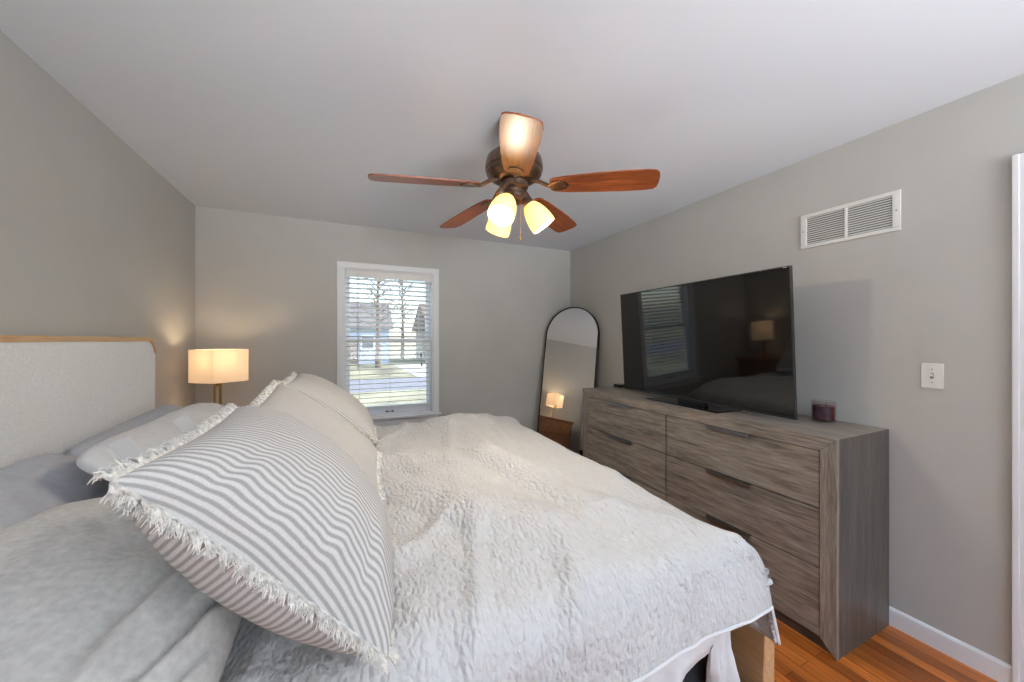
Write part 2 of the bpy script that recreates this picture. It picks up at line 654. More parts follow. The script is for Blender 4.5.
# ------------------------------------------------------------------ blinds
bl = thing('window_blind', 'white horizontal slat blind half open in the back wall window', 'window blind', (.4, YB, 0))
bm = BM()
box(bm, -.392, .392, .004, .058, 1.985, WZ1 - .013, .003)
obj('headrail', bm, M_white, bl)
bm = BM()
box(bm, -.39, .39, -.004, .004, 1.965, 2.03, .003)
obj('valance', bm, M_white, bl)
bm = BM()
n_sl = 27
z_top, z_bot = 1.955, .80
tilt = math.radians(-14)
for k in range(n_sl):
    z = z_top + (z_bot - z_top) * k / (n_sl - 1)
    rows = []
    for j in range(5):
        s = (j / 4 - .5)
        yy = .031 + s * .048 * math.cos(tilt)
        zz = z + s * .048 * math.sin(tilt) + .0025 * (1 - 4 * s * s)
        rows.append((yy, zz))
    for x0, x1 in ((-.386, .386),):
        up = [[bm.verts.new((x, y, zz + .0014)) for y, zz in rows] for x in (x0, x1)]
        dn = [[bm.verts.new((x, y, zz - .0014)) for y, zz in rows] for x in (x0, x1)]
        for j in range(4):
            bm.faces.new((up[0][j], up[1][j], up[1][j + 1], up[0][j + 1]))
            bm.faces.new((dn[0][j], dn[0][j + 1], dn[1][j + 1], dn[1][j]))
        bm.faces.new([up[0][0], dn[0][0], dn[1][0], up[1][0]])
        bm.faces.new([up[0][4], up[1][4], dn[1][4], dn[0][4]])
        for e in (0, 1):
            for j in range(4):
                bm.faces.new((up[e][j], up[e][j + 1], dn[e][j + 1], dn[e][j]))
obj('slats', bm, M_white, bl)
bm = BM()
box(bm, -.386, .386, .008, .054, .745, .768, .005)
obj('bottom_rail', bm, M_white, bl)
for x in (-.27, 0, .27):
    bm = BM()
    for y in (.006, .056):
        tube(bm, [(x, y, 1.99), (x, y, .76)], .0011, 5)
    obj('ladder_cord', bm, M_white, bl)
bm = BM()
tube(bm, [(-.285, -.012, 1.97), (-.285, -.012, 1.12)], .0032, 8)
tube(bm, [(-.285, -.012, 1.99), (-.285, .006, 1.995)], .002, 6)
obj('tilt_wand', bm, plain('clear_plastic_wand', (170, 172, 175), .2), bl)
for dx, zz in ((.286, 1.255), (.292, 1.165)):
    bm = BM()
    tube(bm, [(dx, -.008, 1.985), (dx, -.008, zz)], .0011, 5)
    c = obj('pull_cord', bm, M_white, bl)
    bm = BM()
    lathe(bm, [(0, .03), (.004, .03), (.008, .01), (.009, 0), (.006, -.006), (0, -.006)], 12, Matrix.Translation((dx, -.008, zz - .025)))
    obj('tassel', bm, plain('dark_tassel', (60, 52, 46), .5), c)

# ------------------------------------------------------------------ outside
M_lawn = plain('winter_lawn', (136, 132, 104), .95, noise_amt=.25, nscale=.6)
M_road = plain('asphalt', (120, 120, 122), .9, noise_amt=.08, nscale=4)
M_conc = plain('concrete_drive', (196, 192, 184), .9, noise_amt=.06, nscale=3)
bm = BM()
box(bm, -45, 60, YB + .5, 90, -.75, -.6)
tag(obj('ground', bm, M_lawn, smooth=False), 'pale winter lawn outside the window', kind='structure')
bm = BM()
box(bm, -45, 60, 15, 20, -.61, -.59)
tag(obj('street', bm, M_road, smooth=False), kind='structure')
bm = BM()
box(bm, 3.6, 6.4, 20, 31, -.61, -.585)
box(bm, 4.2, 6.0, 6, 15, -.61, -.585)
tag(obj('path', bm, M_conc, smooth=False), kind='structure')


def house(name, label, x, y, w, d, h, wallc, roofc):
    t = thing(name, label, 'house', (x, y, -.6))
    bm = BM()
    box(bm, -w / 2, w / 2, 0, d, 0, h)
    obj('house_walls', bm, plain('siding', wallc, .8, noise_amt=.03, nscale=6), t, smooth=False)
    bm = BM()
    o = .4
    mt = Matrix(((0, 0, 1, 0), (1, 0, 0, 0), (0, 1, 0, 0), (0, 0, 0, 1)))
    prism(bm, [(-o, h - .05), (d + o, h - .05), (d / 2, h + d * .32)], mt, -w / 2 - o, w / 2 + o)
    obj('roof', bm, plain('shingles', roofc, .9, noise_amt=.1, nscale=5), t, smooth=False)
    for k in (-.32, .05, .33):
        bm = BM()
        box(bm, k * w - .55, k * w + .55, -.06, .02, h * .38, h * .8, .02)
        f = obj('house_window', bm, M_trim, t)
        bm = BM()
        box(bm, k * w - .45, k * w + .45, -.075, -.05, h * .42, h * .76)
        obj('house_pane', bm, plain('dark_glass', (70, 80, 95), .1), f, smooth=False)
    bm = BM()
    box(bm, w * .16, w * .16 + .95, -.06, .02, .05, 2.1, .02)
    obj('house_door', bm, plain('house_door_paint', (110, 96, 88), .5), t)


house('house', 'distant house with blue grey siding seen through the blinds', -1.5, 33, 10, 8, 3.0, (150, 165, 185), (105, 100, 100))
house('house', 'distant house with beige siding seen through the blinds', 11.5, 32, 9, 8, 3.0, (214, 200, 180), (120, 100, 90))


def tree(x, y, h, seed, label):
    rnd = random.Random(seed)
    t = thing('bare_tree', label, 'tree', (x, y, -.6), group='bare trees across the street')
    bm = BM()
    tube(bm, [(0, 0, 0), (.05, 0, h * .3), (0, .05, h * .6), (.05, 0, h * .92)], [.2, .15, .09, .02], 8)
    obj('trunk', bm, plain('bark', (104, 92, 82), .9, noise_amt=.15), t)
    bm = BM()
    for k in range(46):
        z = h * rnd.uniform(.3, .9)
        a = rnd.uniform(0, 2 * PI)
        L = h * rnd.uniform(.18, .38) * (1.1 - z / h * .6)
        p = Vector((0, 0, z))
        d = Vector((math.cos(a), math.sin(a), rnd.uniform(.3, 1.0)))
        d.normalize()
        q = p + d * L * .5
        e = q + (d + Vector((rnd.uniform(-.4, .4), rnd.uniform(-.4, .4), .3))) * L * .5
        tube(bm, [p, q, e], [.06, .035, .01], 5)
        for j in range(3):
            d2 = Vector((rnd.uniform(-1, 1), rnd.uniform(-1, 1), rnd.uniform(0, 1)))
            tube(bm, [q, q + d2 * L * .35], [.025, .006], 4)
    obj('branches', bm, plain('twigs', (128, 116, 106), .9), t)


tree(2.2, 28, 8.5, 1, 'bare tree left of the others beyond the street')
tree(5.6, 40, 10, 2, 'tallest bare tree far behind the street')
tree(7.0, 27, 7, 3, 'shortest bare tree right of the driveway')

# ------------------------------------------------------------------ bed
BY0, BY1 = .745, 2.675       # frame
HX = -.955                   # front face of headboard
bed = thing('bed', 'wide oak framed bed with upholstered headboard against the left wall', 'bed', (0, 0, 0))
HB_T = 1.405


def rr_outline(y0, y1, z0, z1, r, n=8):
    pts = [(y0, z0), (y1, z0)]
    for k in range(n + 1):
        a = k / n * PI / 2
        pts.append((y1 - r + r * math.cos(a), z1 - r + r * math.sin(a)))
    for k in range(n + 1):
        a = PI / 2 + k / n * PI / 2
        pts.append((y0 + r + r * math.cos(a), z1 - r + r * math.sin(a)))
    return pts


YZ = Matrix(((0, 0, 1, 0), (1, 0, 0, 0), (0, 1, 0, 0), (0, 0, 0, 1)))   # (y,z,x)
bm = BM()
prism(bm, rr_outline(BY0 + .002, BY1 - .002, .1, HB_T - .022, .07), YZ, XL + .02, HX, .012)
hb = obj('headboard', bm, M_headfab, bed)
hb['label'] = 'light grey textured fabric headboard'
bm = BM()   # oak cap following the rounded top
o_ = rr_outline(BY0 - .004, BY1 + .004, .1, HB_T, .085)[2:]
i_ = rr_outline(BY0 + .002, BY1 - .002, .1, HB_T - .022, .07)[2:]
A0 = [bm.verts.new((XL + .018, y, z)) for y, z in o_]
A1 = [bm.verts.new((HX + .003, y, z)) for y, z in o_]
B0 = [bm.verts.new((XL + .018, y, z)) for y, z in i_]
B1 = [bm.verts.new((HX + .003, y, z)) for y, z in i_]
for k in range(len(A0) - 1):
    bm.faces.new((A0[k], A0[k + 1], A1[k + 1], A1[k]))
    bm.faces.new((A1[k], A1[k + 1], B1[k + 1], B1[k]))
    bm.faces.new((B1[k], B1[k + 1], B0[k + 1], B0[k]))
    bm.faces.new((B0[k], B0[k + 1], A0[k + 1], A0[k]))
cap = obj('headboard_trim', bm, M_bedwood_y, bed)
cap['label'] = 'light oak edge of the headboard'
FX0, FX1 = 1.258, 1.316
bm = BM()
prism(bm, rr_outline(BY0, BY1, .14, .475, .03), YZ, FX0, FX1, .008)
fb = obj('footboard', bm, M_bedwood_y, bed)
fb['label'] = 'light oak footboard'
for y0, y1 in ((BY0, BY0 + .03), (BY1 - .03, BY1)):
    bm = BM()
    box(bm, HX, FX0, y0 - (.0 if y0 < 1 else 0), y1, .12, .235, .006)
    obj('side_rail', bm, M_bedwood_y, bed)
for x in (HX - .06, FX0 + .005):
    for y in (BY0 + .06, BY1 - .11):
        bm = BM()
        box(bm, x, x + .05, y, y + .05, 0, .16, .006)
        obj('leg', bm, M_bedwood_z, bed)

bm = BM()
box(bm, HX + .01, 1.10, BY0 + .035, BY1 - .035, .2, .425, .02, 3)
tag(obj('box_foundation', bm, M_found), 'charcoal cloth foundation under the mattress inside the oak bed frame', 'box spring')
bm = BM()
box(bm, HX + .012, 1.09, BY0 + .035, BY1 - .06, .428, .69, .05, 5)
mt = obj('mattress', bm, M_matt)
tag(mt, 'white mattress under the quilt on the oak bed', 'mattress')


def fbm(x, y, s=0):
    return noise.fractal(Vector((x, y, s)), 1.0, 2.0, 4)


def ridge(x, y, s=0):
    return 1 - abs(noise.noise(Vector((x, y, s)))) * 2


def smooth(a, b, x):
    t = max(0, min(1, (x - a) / (b - a)))
    return t * t * (3 - 2 * t)


QZ = .79


def drape(a, b, x0, x1, y0, y1, z, R, flare=.0):
    ca, cb = min(a, x1), max(y0, min(y1, b))
    ca = max(ca, x0)
    ea, eb = a - ca, b - cb
    e = math.hypot(ea, eb)
    if e < 1e-9:
        return Vector((ca, cb, z)), Vector((0, 0, 1)), 0
    L = (abs(ea) ** 8 + abs(eb) ** 8) ** (1 / 8)
    n = Vector((ea / e, eb / e, 0))
    q = R * PI / 2

    def f(t):
        u = abs(t)
        o = R * math.sin(u / R) if u < q else R + flare * (u - q)
        return math.copysign(o, t)
    if L < q:
        off, drop = R * math.sin(L / R), R * (1 - math.cos(L / R))
        nn = n * math.sin(L / R) + Vector((0, 0, math.cos(L / R)))
    else:
        off, drop = R + flare * (L - q), R + (L - q)
        nn = n
    return Vector((ca + f(ea), cb + f(eb), z - drop)), nn, L


def quilt_height(a, b):
    """broad lumps and folds of the puffy cover"""
    h = .022 * fbm(a * 2.0, b * 2.0, 3.1)
    # lump along the far foot corner and near the far edge
    h += .030 * math.exp(-((a - .72) / .16) ** 2 - ((b - 2.50) / .18) ** 2)
    h += .028 * math.exp(-((a - .90) / .14) ** 2 - ((b - 2.40) / .35) ** 2)
    # long folds running across
    h += .040 * max(0, ridge(a * 1.6 + b * .5, b * .9 - a * .3, 7.7) - .55) / .45
    h += .020 * max(0, ridge(a * 4.2 - b * 1.0, b * 1.6, 2.2) - .5) / .5
    h += .004 * max(0, ridge(a * 8.0 + b * 1.0, b * 2.4, 5.2) - .5) / .5
    h += .0015 * fbm(a * 11, b * 11, 1.0)
    h -= .03 * (1 - smooth(-.2, .2, a))
    h *= 1 - .55 * smooth(.85, 1.08, a)
    # valley and ridge running toward the near foot corner
    d = (a - .62) * .9 + (b - 1.45) * .22
    h -= .030 * math.exp(-(d / .05) ** 2) * smooth(.9, 1.2, b) * (1 - smooth(1.7, 2.1, b))
    h += .018 * math.exp(-((d - .10) / .06) ** 2) * smooth(.9, 1.2, b) * (1 - smooth(1.7, 2.1, b))
    # droop of the near foot corner
    h -= .035 * smooth(.55, 1.1, a) * (1 - smooth(.75, 1.5, b))
    return h


bm = BM()
uvl = bm.loops.layers.uv.new('cloth')
na, nb = 230, 260
a0, a1, b0, b1 = -.93, 1.10 + .40, .80 - .29, 2.56 + .42
grid, par = [], {}
for i in range(na + 1):
    row = []
    for j in range(nb + 1):
        a = a0 + (a1 - a0) * i / na
        b = b0 + (b1 - b0) * j / nb
        P, nn, L = drape(a, b, -.95, 1.10, .80, 2.56, QZ, .11, .06)
        h = quilt_height(min(a, 1.2), max(.6, min(b, 2.75)))
        edge = max(0, L - .12)
        h *= 1 - .75 * smooth(0, .16, edge)
        # waves of the hanging part
        h += edge * .035 * math.sin(a * 14 + 1.3 * math.sin(b * 9))
        P = P + nn * h
        v = bm.verts.new(P)
        par[v] = (a, b)
        row.append(v)
    grid.append(row)
for i in range(na):
    for j in range(nb):
        f = bm.faces.new((grid[i][j], grid[i + 1][j], grid[i + 1][j + 1], grid[i][j + 1]))
        for l in f.loops:
            l[uvl].uv = par[l.vert]
hem = [grid[i][0].co.copy() for i in range(na + 1)] + [grid[na][j].co.copy() for j in range(1, nb + 1)] + [grid[i][nb].co.copy() for i in range(na - 1, -1, -1)]
quilt = obj('quilt', bm, M_quilt, angle=180)
tag(quilt, 'white textured matelasse quilt spread over the bed', 'quilt')
sol = quilt.modifiers.new('thick', 'SOLIDIFY')
sol.thickness = .014
sol.offset = -1
bm = BM()
tube(bm, hem, .0055, 6)
obj('hem_binding', bm, M_sheet, quilt)

# sheet hanging out below the quilt on the near side
bm = BM()
grid = []
for i in range(121):
    row = []
    for j in range(33):
        s, t = i / 120, j / 32
        x = .15 + .93 * s
        top = .60
        drop = .36 - .25 * smooth(.45, .87, s) + .015 * math.sin(s * 23 + 1)
        drop += .17 * smooth(.868, .885, s) + .02 * math.sin((s - .87) * 30) * smooth(.88, .92, s)
        z = top - drop * t
        y = .748 + .014 * t * math.sin(s * 34 + 2.5 * math.sin(s * 11) + 3 * t) - .012 * t + .014 * t * fbm(x * 8, z * 9, 4)
        if s > .84:
            y -= .032 * t * t * math.sin((s - .86) * 130 + 2.5 * t) * smooth(.855, .9, s)
        x += .02 * t * math.sin(s * 31)
        row.append(bm.verts.new((x, y - .012, z)))
    grid.append(row)
for i in range(120):
    for j in range(32):
        bm.faces.new((grid[i][j], grid[i + 1][j], grid[i + 1][j + 1], grid[i][j + 1]))
sh = obj('bed_sheet', bm, M_sheet, angle=180)
tag(sh, 'rumpled white sheet hanging below the quilt hem at the near foot corner', 'sheet')
sol = sh.modifiers.new('thick', 'SOLIDIFY')
sol.thickness = .003


# ------------------------------------------------------------------ pillows
def pillow(name, center, ex, ey, W, H, Tf, Tb, m, label, group, seed=0, wr=.008, stripes=False, nx=84, ny=84, pin=.05, bend=0, pw=.45, creases=(), taper=0, rnd_=0):
    """ex, ey in-plane axes; Tf / Tb bulge of front / back"""
    ex = Vector(ex).normalized()
    ey = Vector(ey)
    ey = (ey - ex * ey.dot(ex)).normalized()
    ez = ex.cross(ey)
    c = Vector(center)
    bm = BM()
    uvl = bm.loops.layers.uv.new('cloth')

    def pos(u, v, side, flat=False):
        x = W / 2 * u * (1 - pin * (1 - v * v))
        y = H / 2 * v * (1 - pin * (1 - u * u))
        x -= taper * (u + 1) / 2 * (1 - v) / 2
        cr = 1 - rnd_ * (u * v) ** 4
        x *= cr
        y *= cr
        m_ = max(0, (1 - u * u) * (1 - v * v))
        prof = m_ ** pw
        z = (Tf if side > 0 else -Tb) * prof
        # wrinkles run in from the edges
        e = (1 - prof)
        k = min(1, m_ * 6)
        rad = math.atan2(v, u)
        w = wr * k * (fbm(x * 7, y * 7, seed + side) + .8 * e * noise.noise(Vector((rad * 5, math.hypot(u, v) * 1.2, seed))))
        w += wr * .9 * k * (max(0, ridge(x * 5 + .8 * y, y * 2.2 - x, seed + 5) - .45))
        for (cu, cv, du, dv, amp, wid, ln) in creases:
            q = (u - cu) * dv - (v - cv) * du
            l = (u - cu) * du + (v - cv) * dv
            q += .03 * math.sin(l * 6)
            w -= amp * math.exp(-(q / wid) ** 2) * math.exp(-(l / ln) ** 2) * (1 if side > 0 else 0) * k
            w += .7 * amp * math.exp(-((q - 2 * wid) / (1.5 * wid)) ** 2) * math.exp(-(l / ln) ** 2) * (1 if side > 0 else 0) * k
        z += 0 if flat else w * side
        z += bend * (u * u - .5) + .006 * math.sin(u * 3 + seed)
        return x, y, z

    # denser sampling at the rim
    def wq(t):
        s = -1 + 2 * t
        return math.copysign(1 - (1 - abs(s)) ** 1.35, s)
    G = {}
    arc, arcv, S_ = {}, {}, {}
    for side in (1, -1):
        for i in range(nx + 1):
            for j in range(ny + 1):
                u, v = wq(i / nx), wq(j / ny)
                rim = i in (0, nx) or j in (0, ny)
                if rim and side < 0:
                    G[(side, i, j)] = G[(1, i, j)]
                    S_[(side, i, j)] = S_[(1, i, j)]
                    continue
                x, y, z = pos(u, v, side)
                vt = bm.verts.new(c + ex * x + ey * y + ez * z)
                G[(side, i, j)] = vt
                S_[(side, i, j)] = Vector(pos(u, v, side, True))
    for side in (1, -1):
        for j in range(ny + 1):
            acc = [0]
            for i in range(nx):
                acc.append(acc[-1] + (S_[(side, i + 1, j)] - S_[(side, i, j)]).length)
            for i in range(nx + 1):
                arc[(side, i, j)] = acc[i] - acc[nx // 2]
        for i in range(nx + 1):
            acc = [0]
            for j in range(ny):
                acc.append(acc[-1] + (S_[(side, i, j + 1)] - S_[(side, i, j)]).length)
            for j in range(ny + 1):
                arcv[(side, i, j)] = acc[j] - acc[ny // 2]
    for side in (1, -1):
        for i in range(nx):
            for j in range(ny):
                ks = [(side, i, j), (side, i + 1, j), (side, i + 1, j + 1), (side, i, j + 1)]
                q = [G[(side, i, j)], G[(side, i + 1, j)], G[(side, i + 1, j + 1)], G[(side, i, j + 1)]]
                if side < 0:
                    q = q[::-1]
                    ks = ks[::-1]
                f = bm.faces.new(q)
                for l, kk in zip(f.loops, ks):
                    a, b = arc[kk] + .5, arcv[kk] + .5
                    l[uvl].uv = (a, b) if side > 0 else (b, a)
    o = obj(name, bm, m, angle=180)
    tag(o, label, 'pillow', group)

    def rim(u, v):
        x, y, z = pos(u, v, 1)
        return c + ex * x + ey * y + ez * z
    return o, rim, ex, ey, ez


def fringe(o, rim, ex, ey, ez, sides, n, length, seed, m, curl=.6, rad=.0014):
    rnd = random.Random(seed)
    bm = BM()
    for (u0, v0, u1, v1, out) in sides:
        out = (ex * out[0] + ey * out[1])
        along = (ex * (u1 - u0) + ey * (v1 - v0)).normalized()
        # flat selvage strip the strands hang from
        st = []
        for k in range(61):
            t = k / 60
            p = rim(u0 + (u1 - u0) * t, v0 + (v1 - v0) * t)
            st.append((p - out * .004, p + out * .009 + ez * .002 * math.sin(k * 1.7)))
        for (p, q), (p2, q2) in zip(st, st[1:]):
            va = [bm.verts.new(x) for x in (p + ez * .0015, q + ez * .0015, q2 + ez * .0015, p2 + ez * .0015)]
            bm.faces.new(va)
            vb = [bm.verts.new(x) for x in (p - ez * .0015, p2 - ez * .0015, q2 - ez * .0015, q - ez * .0015)]
            bm.faces.new(vb)
        # strands gathered in small bunches
        for k in range(n):
            t = (k + rnd.uniform(-.4, .4)) / n
            t = max(0, min(1, t))
            bunch = math.floor(t * n / 7)
            rb = random.Random(seed * 131 + bunch * 7)
            p = rim(u0 + (u1 - u0) * t, v0 + (v1 - v0) * t) + out * .006
            lean = rb.uniform(-.7, .7) + rnd.uniform(-.35, .35)
            lift = rb.uniform(-.5, .6) + rnd.uniform(-.4, .4)
            L = length * rnd.uniform(.7, 1.15)
            d = (out + along * lean + ez * lift * .7).normalized()
            side = d.cross(ez)
            q1 = p + d * L * .4
            q2 = q1 + (d + Vector((0, 0, -curl * .8)) + along * rnd.uniform(-.5, .5)).normalized() * L * .35
            q3 = q2 + (d * .5 + Vector((0, 0, -curl)) + along * rnd.uniform(-.7, .7) + ez * rnd.uniform(-.5, .5)).normalized() * L * .3
            tube(bm, [p, q1, q2, q3], [rad * 1.3, rad * 1.2, rad, rad * .5], 4, False)
    f = obj('fringe', bm, m, o)
    f['label'] = 'cream frayed fringe of the pillow'
    f['kind'] = 'stuff'
    return f


def sham(P3, S, yaw, slope, W, Tf, Tb, m, label, seed, creases=(), wr=.005, roll=0, taper=.09):
    """square cushion given by its lower near corner; lower edge along world +Y turned by yaw, leaning back by slope"""
    ex = Vector((math.sin(yaw), math.cos(yaw), math.sin(roll)))
    back = Vector((-math.cos(yaw), math.sin(yaw), 0))
    ey = back * math.cos(slope) + Vector((0, 0, math.sin(slope)))
    c = Vector(P3) + ex.normalized() * W / 2 + ey * S / 2
    return pillow('euro_pillow', c, ex, ey, W, S, Tf, Tb, m, label, 'fringed striped pillows', seed, wr, True, 100, 100, .045, 0, .46, creases, taper)


ALL4 = [(-1, 1, 1, 1, (0, 1)), (-1, -1, -1, 1, (-1, 0)), (1, -1, 1, 1, (1, 0)), (-1, -1, 1, -1, (0, -1))]
crA = ((-.8, .62, .85, -.30, .005, .05, .30), (-.78, .25, .8, -.12, .004, .05, .26), (-.8, -.12, .85, .05, .005, .05, .28), (-.78, -.5, .85, .16, .005, .05, .30),
       (.35, -.5, .3, .7, .006, .06, .4), (.1, -.75, .2, .8, .005, .06, .3))
pA = sham((.064, .652, .846), .495, math.radians(1), math.radians(45.5), .575, .155, .138, M_stripe,
          'grey striped fringed pillow nearest the camera, leaning over the bed edge', 11, crA, taper=.15)
fringe(pA[0], *pA[1:], ALL4, 560, .025, 5, M_fringe, rad=.0011, curl=.9)
pB = sham((.108, 1.300, .842), .50, math.radians(3), math.radians(37.5), .55, .070, .085, M_stripe_pale,
          'faintly striped fringed pillow in the middle, behind the nearest striped pillow', 12, roll=.10, taper=.12)
fringe(pB[0], *pB[1:], ALL4, 300, .027, 6, M_fringe)
pC = sham((.150, 1.965, .883), .50, math.radians(-1), math.radians(37.5), .56, .088, .08, M_stripe_pale,
          'plain looking beige fringed pillow farthest from camera, before the window', 13)
fringe(pC[0], *pC[1:], ALL4, 260, .027, 7, M_fringe)
for sx, wd in ((-.66, .055), (.12, .07)):
    bm = BM()
    p = pA[1](sx, 1)
    ex, ey, ez = pA[2:]
    vs = []
    for dx, dy, dz in ((-.5, 0, -.012), (.5, 0, -.012), (.5, .055, .0015), (-.5, .055, .0015)):
        vs.append(p + ex * dx * wd + ey * dy + ez * dz)
    a = [bm.verts.new(v + ez * .001) for v in vs]
    b = [bm.verts.new(v - ez * .001) for v in vs]
    bm.faces.new(a)
    bm.faces.new(b[::-1])
    for k in range(4):
        bm.faces.new((a[k], b[k], b[(k + 1) % 4], a[(k + 1) % 4]))
    tb = obj('fabric_tab', bm, M_tab, pA[0])
    tb['label'] = 'grey cloth tab'

cr1 = ((-.45, -.76, .71, -.62, .024, .028, .34), (-.22, -.46, .74, -.55, .014, .045, .34), (.10, -.55, .80, -.45, .014, .04, .28), (-.55, -.30, .75, -.40, .012, .05, .30),
       (.35, -.25, .80, -.30, .010, .05, .30), (-.12, -.80, .6, -.7, .014, .03, .22), (-.75, -.75, .70, -.6, .012, .035, .25), (.45, .3, .8, .3, .008, .05, .3))
# big linen pillow in front on the left
pillow('bed_pillow', (-.442, 1.0, .880), (0, 1, .05), (-.90, 0, .20), .80, .535, .10, .06, M_grey_linen,
       'large wrinkled light grey linen pillow at the near left bed edge', 'sleeping pillows', 21, .008, creases=cr1, pw=.4, pin=.04, rnd_=.13)
pillow('bed_pillow', (-.792, 1.40, .925), (0, 1, .03), (-.80, 0, .52), .74, .29, .085, .06, M_grey_cotton,
       'blue grey pillow against the headboard, behind the light linen pillow', 'sleeping pillows', 22, .008, pw=.4, rnd_=.13)
pillow('bed_pillow', (-.770, 2.23, .915), (0, 1, .05), (-.80, 0, .55), .90, .35, .08, .06, M_grey_cotton,
       'blue grey pillow against the headboard at the end beside the bedside lamp', 'sleeping pillows', 23, .008, pw=.4, rnd_=.13)
pillow('bed_pillow', (-.52, 1.90, .955), (.02, 1, .0), (-.80, 0, .45), 1.02, .43, .09, .06, M_pale_cotton,
       'pale grey white pillow lying behind the fringed pillows', 'sleeping pillows', 24, .008, pw=.4, rnd_=.13)

# ------------------------------------------------------------------ nightstand + lamp
NX0, NX1, NY0, NY1, NZ = XL + .02, -.60, 2.86, 3.48, .865
ns = thing('nightstand', 'brown wooden nightstand with drawers between the bed and the back wall', 'nightstand', (NX0, NY0, 0))
w_, d_ = NX1 - NX0, NY1 - NY0
bm = BM()
box(bm, 0, w_ - .02, .02, d_ - .02, .12, NZ - .03, .004)
obj('body', bm, M_night_z, ns)
bm = BM()
box(bm, -.0, w_ + .01, -.0, d_, NZ - .03, NZ, .006)
obj('top', bm, M_night, ns)
for z0, z1 in ((.14, .36), (.375, .595), (.61, .825)):
    bm = BM()
    box(bm, w_ - .02, w_ - .002, .035, d_ - .035, z0, z1, .005)
    dr = obj('drawer', bm, M_night, ns)
    for yk in (.16, d_ - .16):
        bm = BM()
        lathe(bm, [(0, .026), (.01, .026), (.015, .018), (.008, .008), (.008, 0), (0, 0)], 14,
              Matrix.Translation((w_ - .002, yk, (z0 + z1) / 2)) @ Matrix.Rotation(PI / 2, 4, 'Y'))
        obj('knob', bm, M_brass, dr)
for x in (.01, w_ - .07):
    for y in (.03, d_ - .08):
        bm = BM()
        box(bm, x, x + .05, y, y + .05, 0, .13, .005)
        obj('leg', bm, M_night_z, ns)

LC = ray(217, 366) * 2.58
LC = Vector((LC.x, LC.y, 0))
lamp = thing('table_lamp', 'lit bedside lamp with cream shade on two brass stems', 'lamp', (LC.x, LC.y, NZ))
sz0, sz1 = 1.39 - EYE + EYE + (340 - 382.5) / F * 2.55 - NZ, EYE + (340 - 349.7) / F * 2.55 - NZ
fw = Vector((math.sin(YAW), math.cos(YAW), 0))
rt = Vector((math.cos(YAW), -math.sin(YAW), 0))


def at_px(u, d):
    return fw * d + rt * ((u - CX) / F * d)


A_ = at_px(188.3, 2.52) - LC
B_ = at_px(213, 2.47) - LC
C_ = at_px(242.5, 2.64) - LC
hexa = [A_, B_, C_, -A_, -B_, -C_]
M_shade = glow('lit_cream_shade', (236, 220, 196), (255, 222, 182), .30, .9, pleat=1)
nt = M_shade.node_tree
trl = nt.nodes.new('ShaderNodeBsdfTranslucent')
trl.inputs[0].default_value = (.95, .86, .74, 1)
mxs = nt.nodes.new('ShaderNodeMixShader')
mxs.inputs[0].default_value = .30
nt.links.new(nt.nodes['Principled BSDF'].outputs[0], mxs.inputs[1])
nt.links.new(trl.outputs[0], mxs.inputs[2])
nt.links.new(mxs.outputs[0], nt.nodes['Material Output'].inputs[0])
# back vertices mirrored through the centre of the shade
O_ = (A_ + C_) / 2 + fw * .03
hexa = [A_, B_, C_, O_ * 2 - A_, O_ * 2 - B_, O_ * 2 - C_]
bm = BM()
n = 6
ro = [bm.verts.new((p.x, p.y, sz0)) for p in hexa] + [bm.verts.new((p.x, p.y, sz1)) for p in hexa]
k_ = .985
inn = [O_ + (p - O_) * k_ for p in hexa]
ri = [bm.verts.new((p.x, p.y, sz0)) for p in inn] + [bm.verts.new((p.x, p.y, sz1)) for p in inn]
for k in range(n):
    k2 = (k + 1) % n
    bm.faces.new((ro[k], ro[k2], ro[n + k2], ro[n + k]))
    bm.faces.new((ri[k], ri[n + k], ri[n + k2], ri[k2]))
    bm.faces.new((ro[k], ri[k], ri[k2], ro[k2]))
    bm.faces.new((ro[n + k], ro[n + k2], ri[n + k2], ri[n + k]))
obj('lamp_shade', bm, M_shade, lamp, smooth=False)
bm = BM()
box(bm, O_.x - .10, O_.x + .10, O_.y - .06, O_.y + .06, 0, .018, .005)
obj('base', bm, M_brass, lamp)
for u in (214.8, 220.6):
    q = at_px(u, 2.60) - LC
    bm = BM()
    tube(bm, [(q.x, q.y, .015), (q.x, q.y, sz0 + .06)], .0075, 10)
    obj('stem', bm, M_brass, lamp)
q = at_px(219, 2.585) - LC
bm = BM()
lathe(bm, [(0, sz0 + .08), (.015, sz0 + .08), (.021, sz0 + .04), (.021, sz0 - .02), (.016, sz0 - .028), (0, sz0 - .028)], 16, Matrix.Translation((q.x, q.y, 0)))
obj('socket', bm, M_brass, lamp)
bm = BM()
bmesh.ops.create_uvsphere(bm, u_segments=16, v_segments=10, radius=.03, matrix=Matrix.Translation((q.x, q.y, sz0 + .115)))
obj('bulb', bm, glow('lit_bulb', (255, 240, 210), (255, 214, 150), 9), lamp)
light('bedside_light', 'POINT', (q.x, q.y, sz0 + .165), 2.4, (1, .78, .52), radius=.03, parent=lamp)

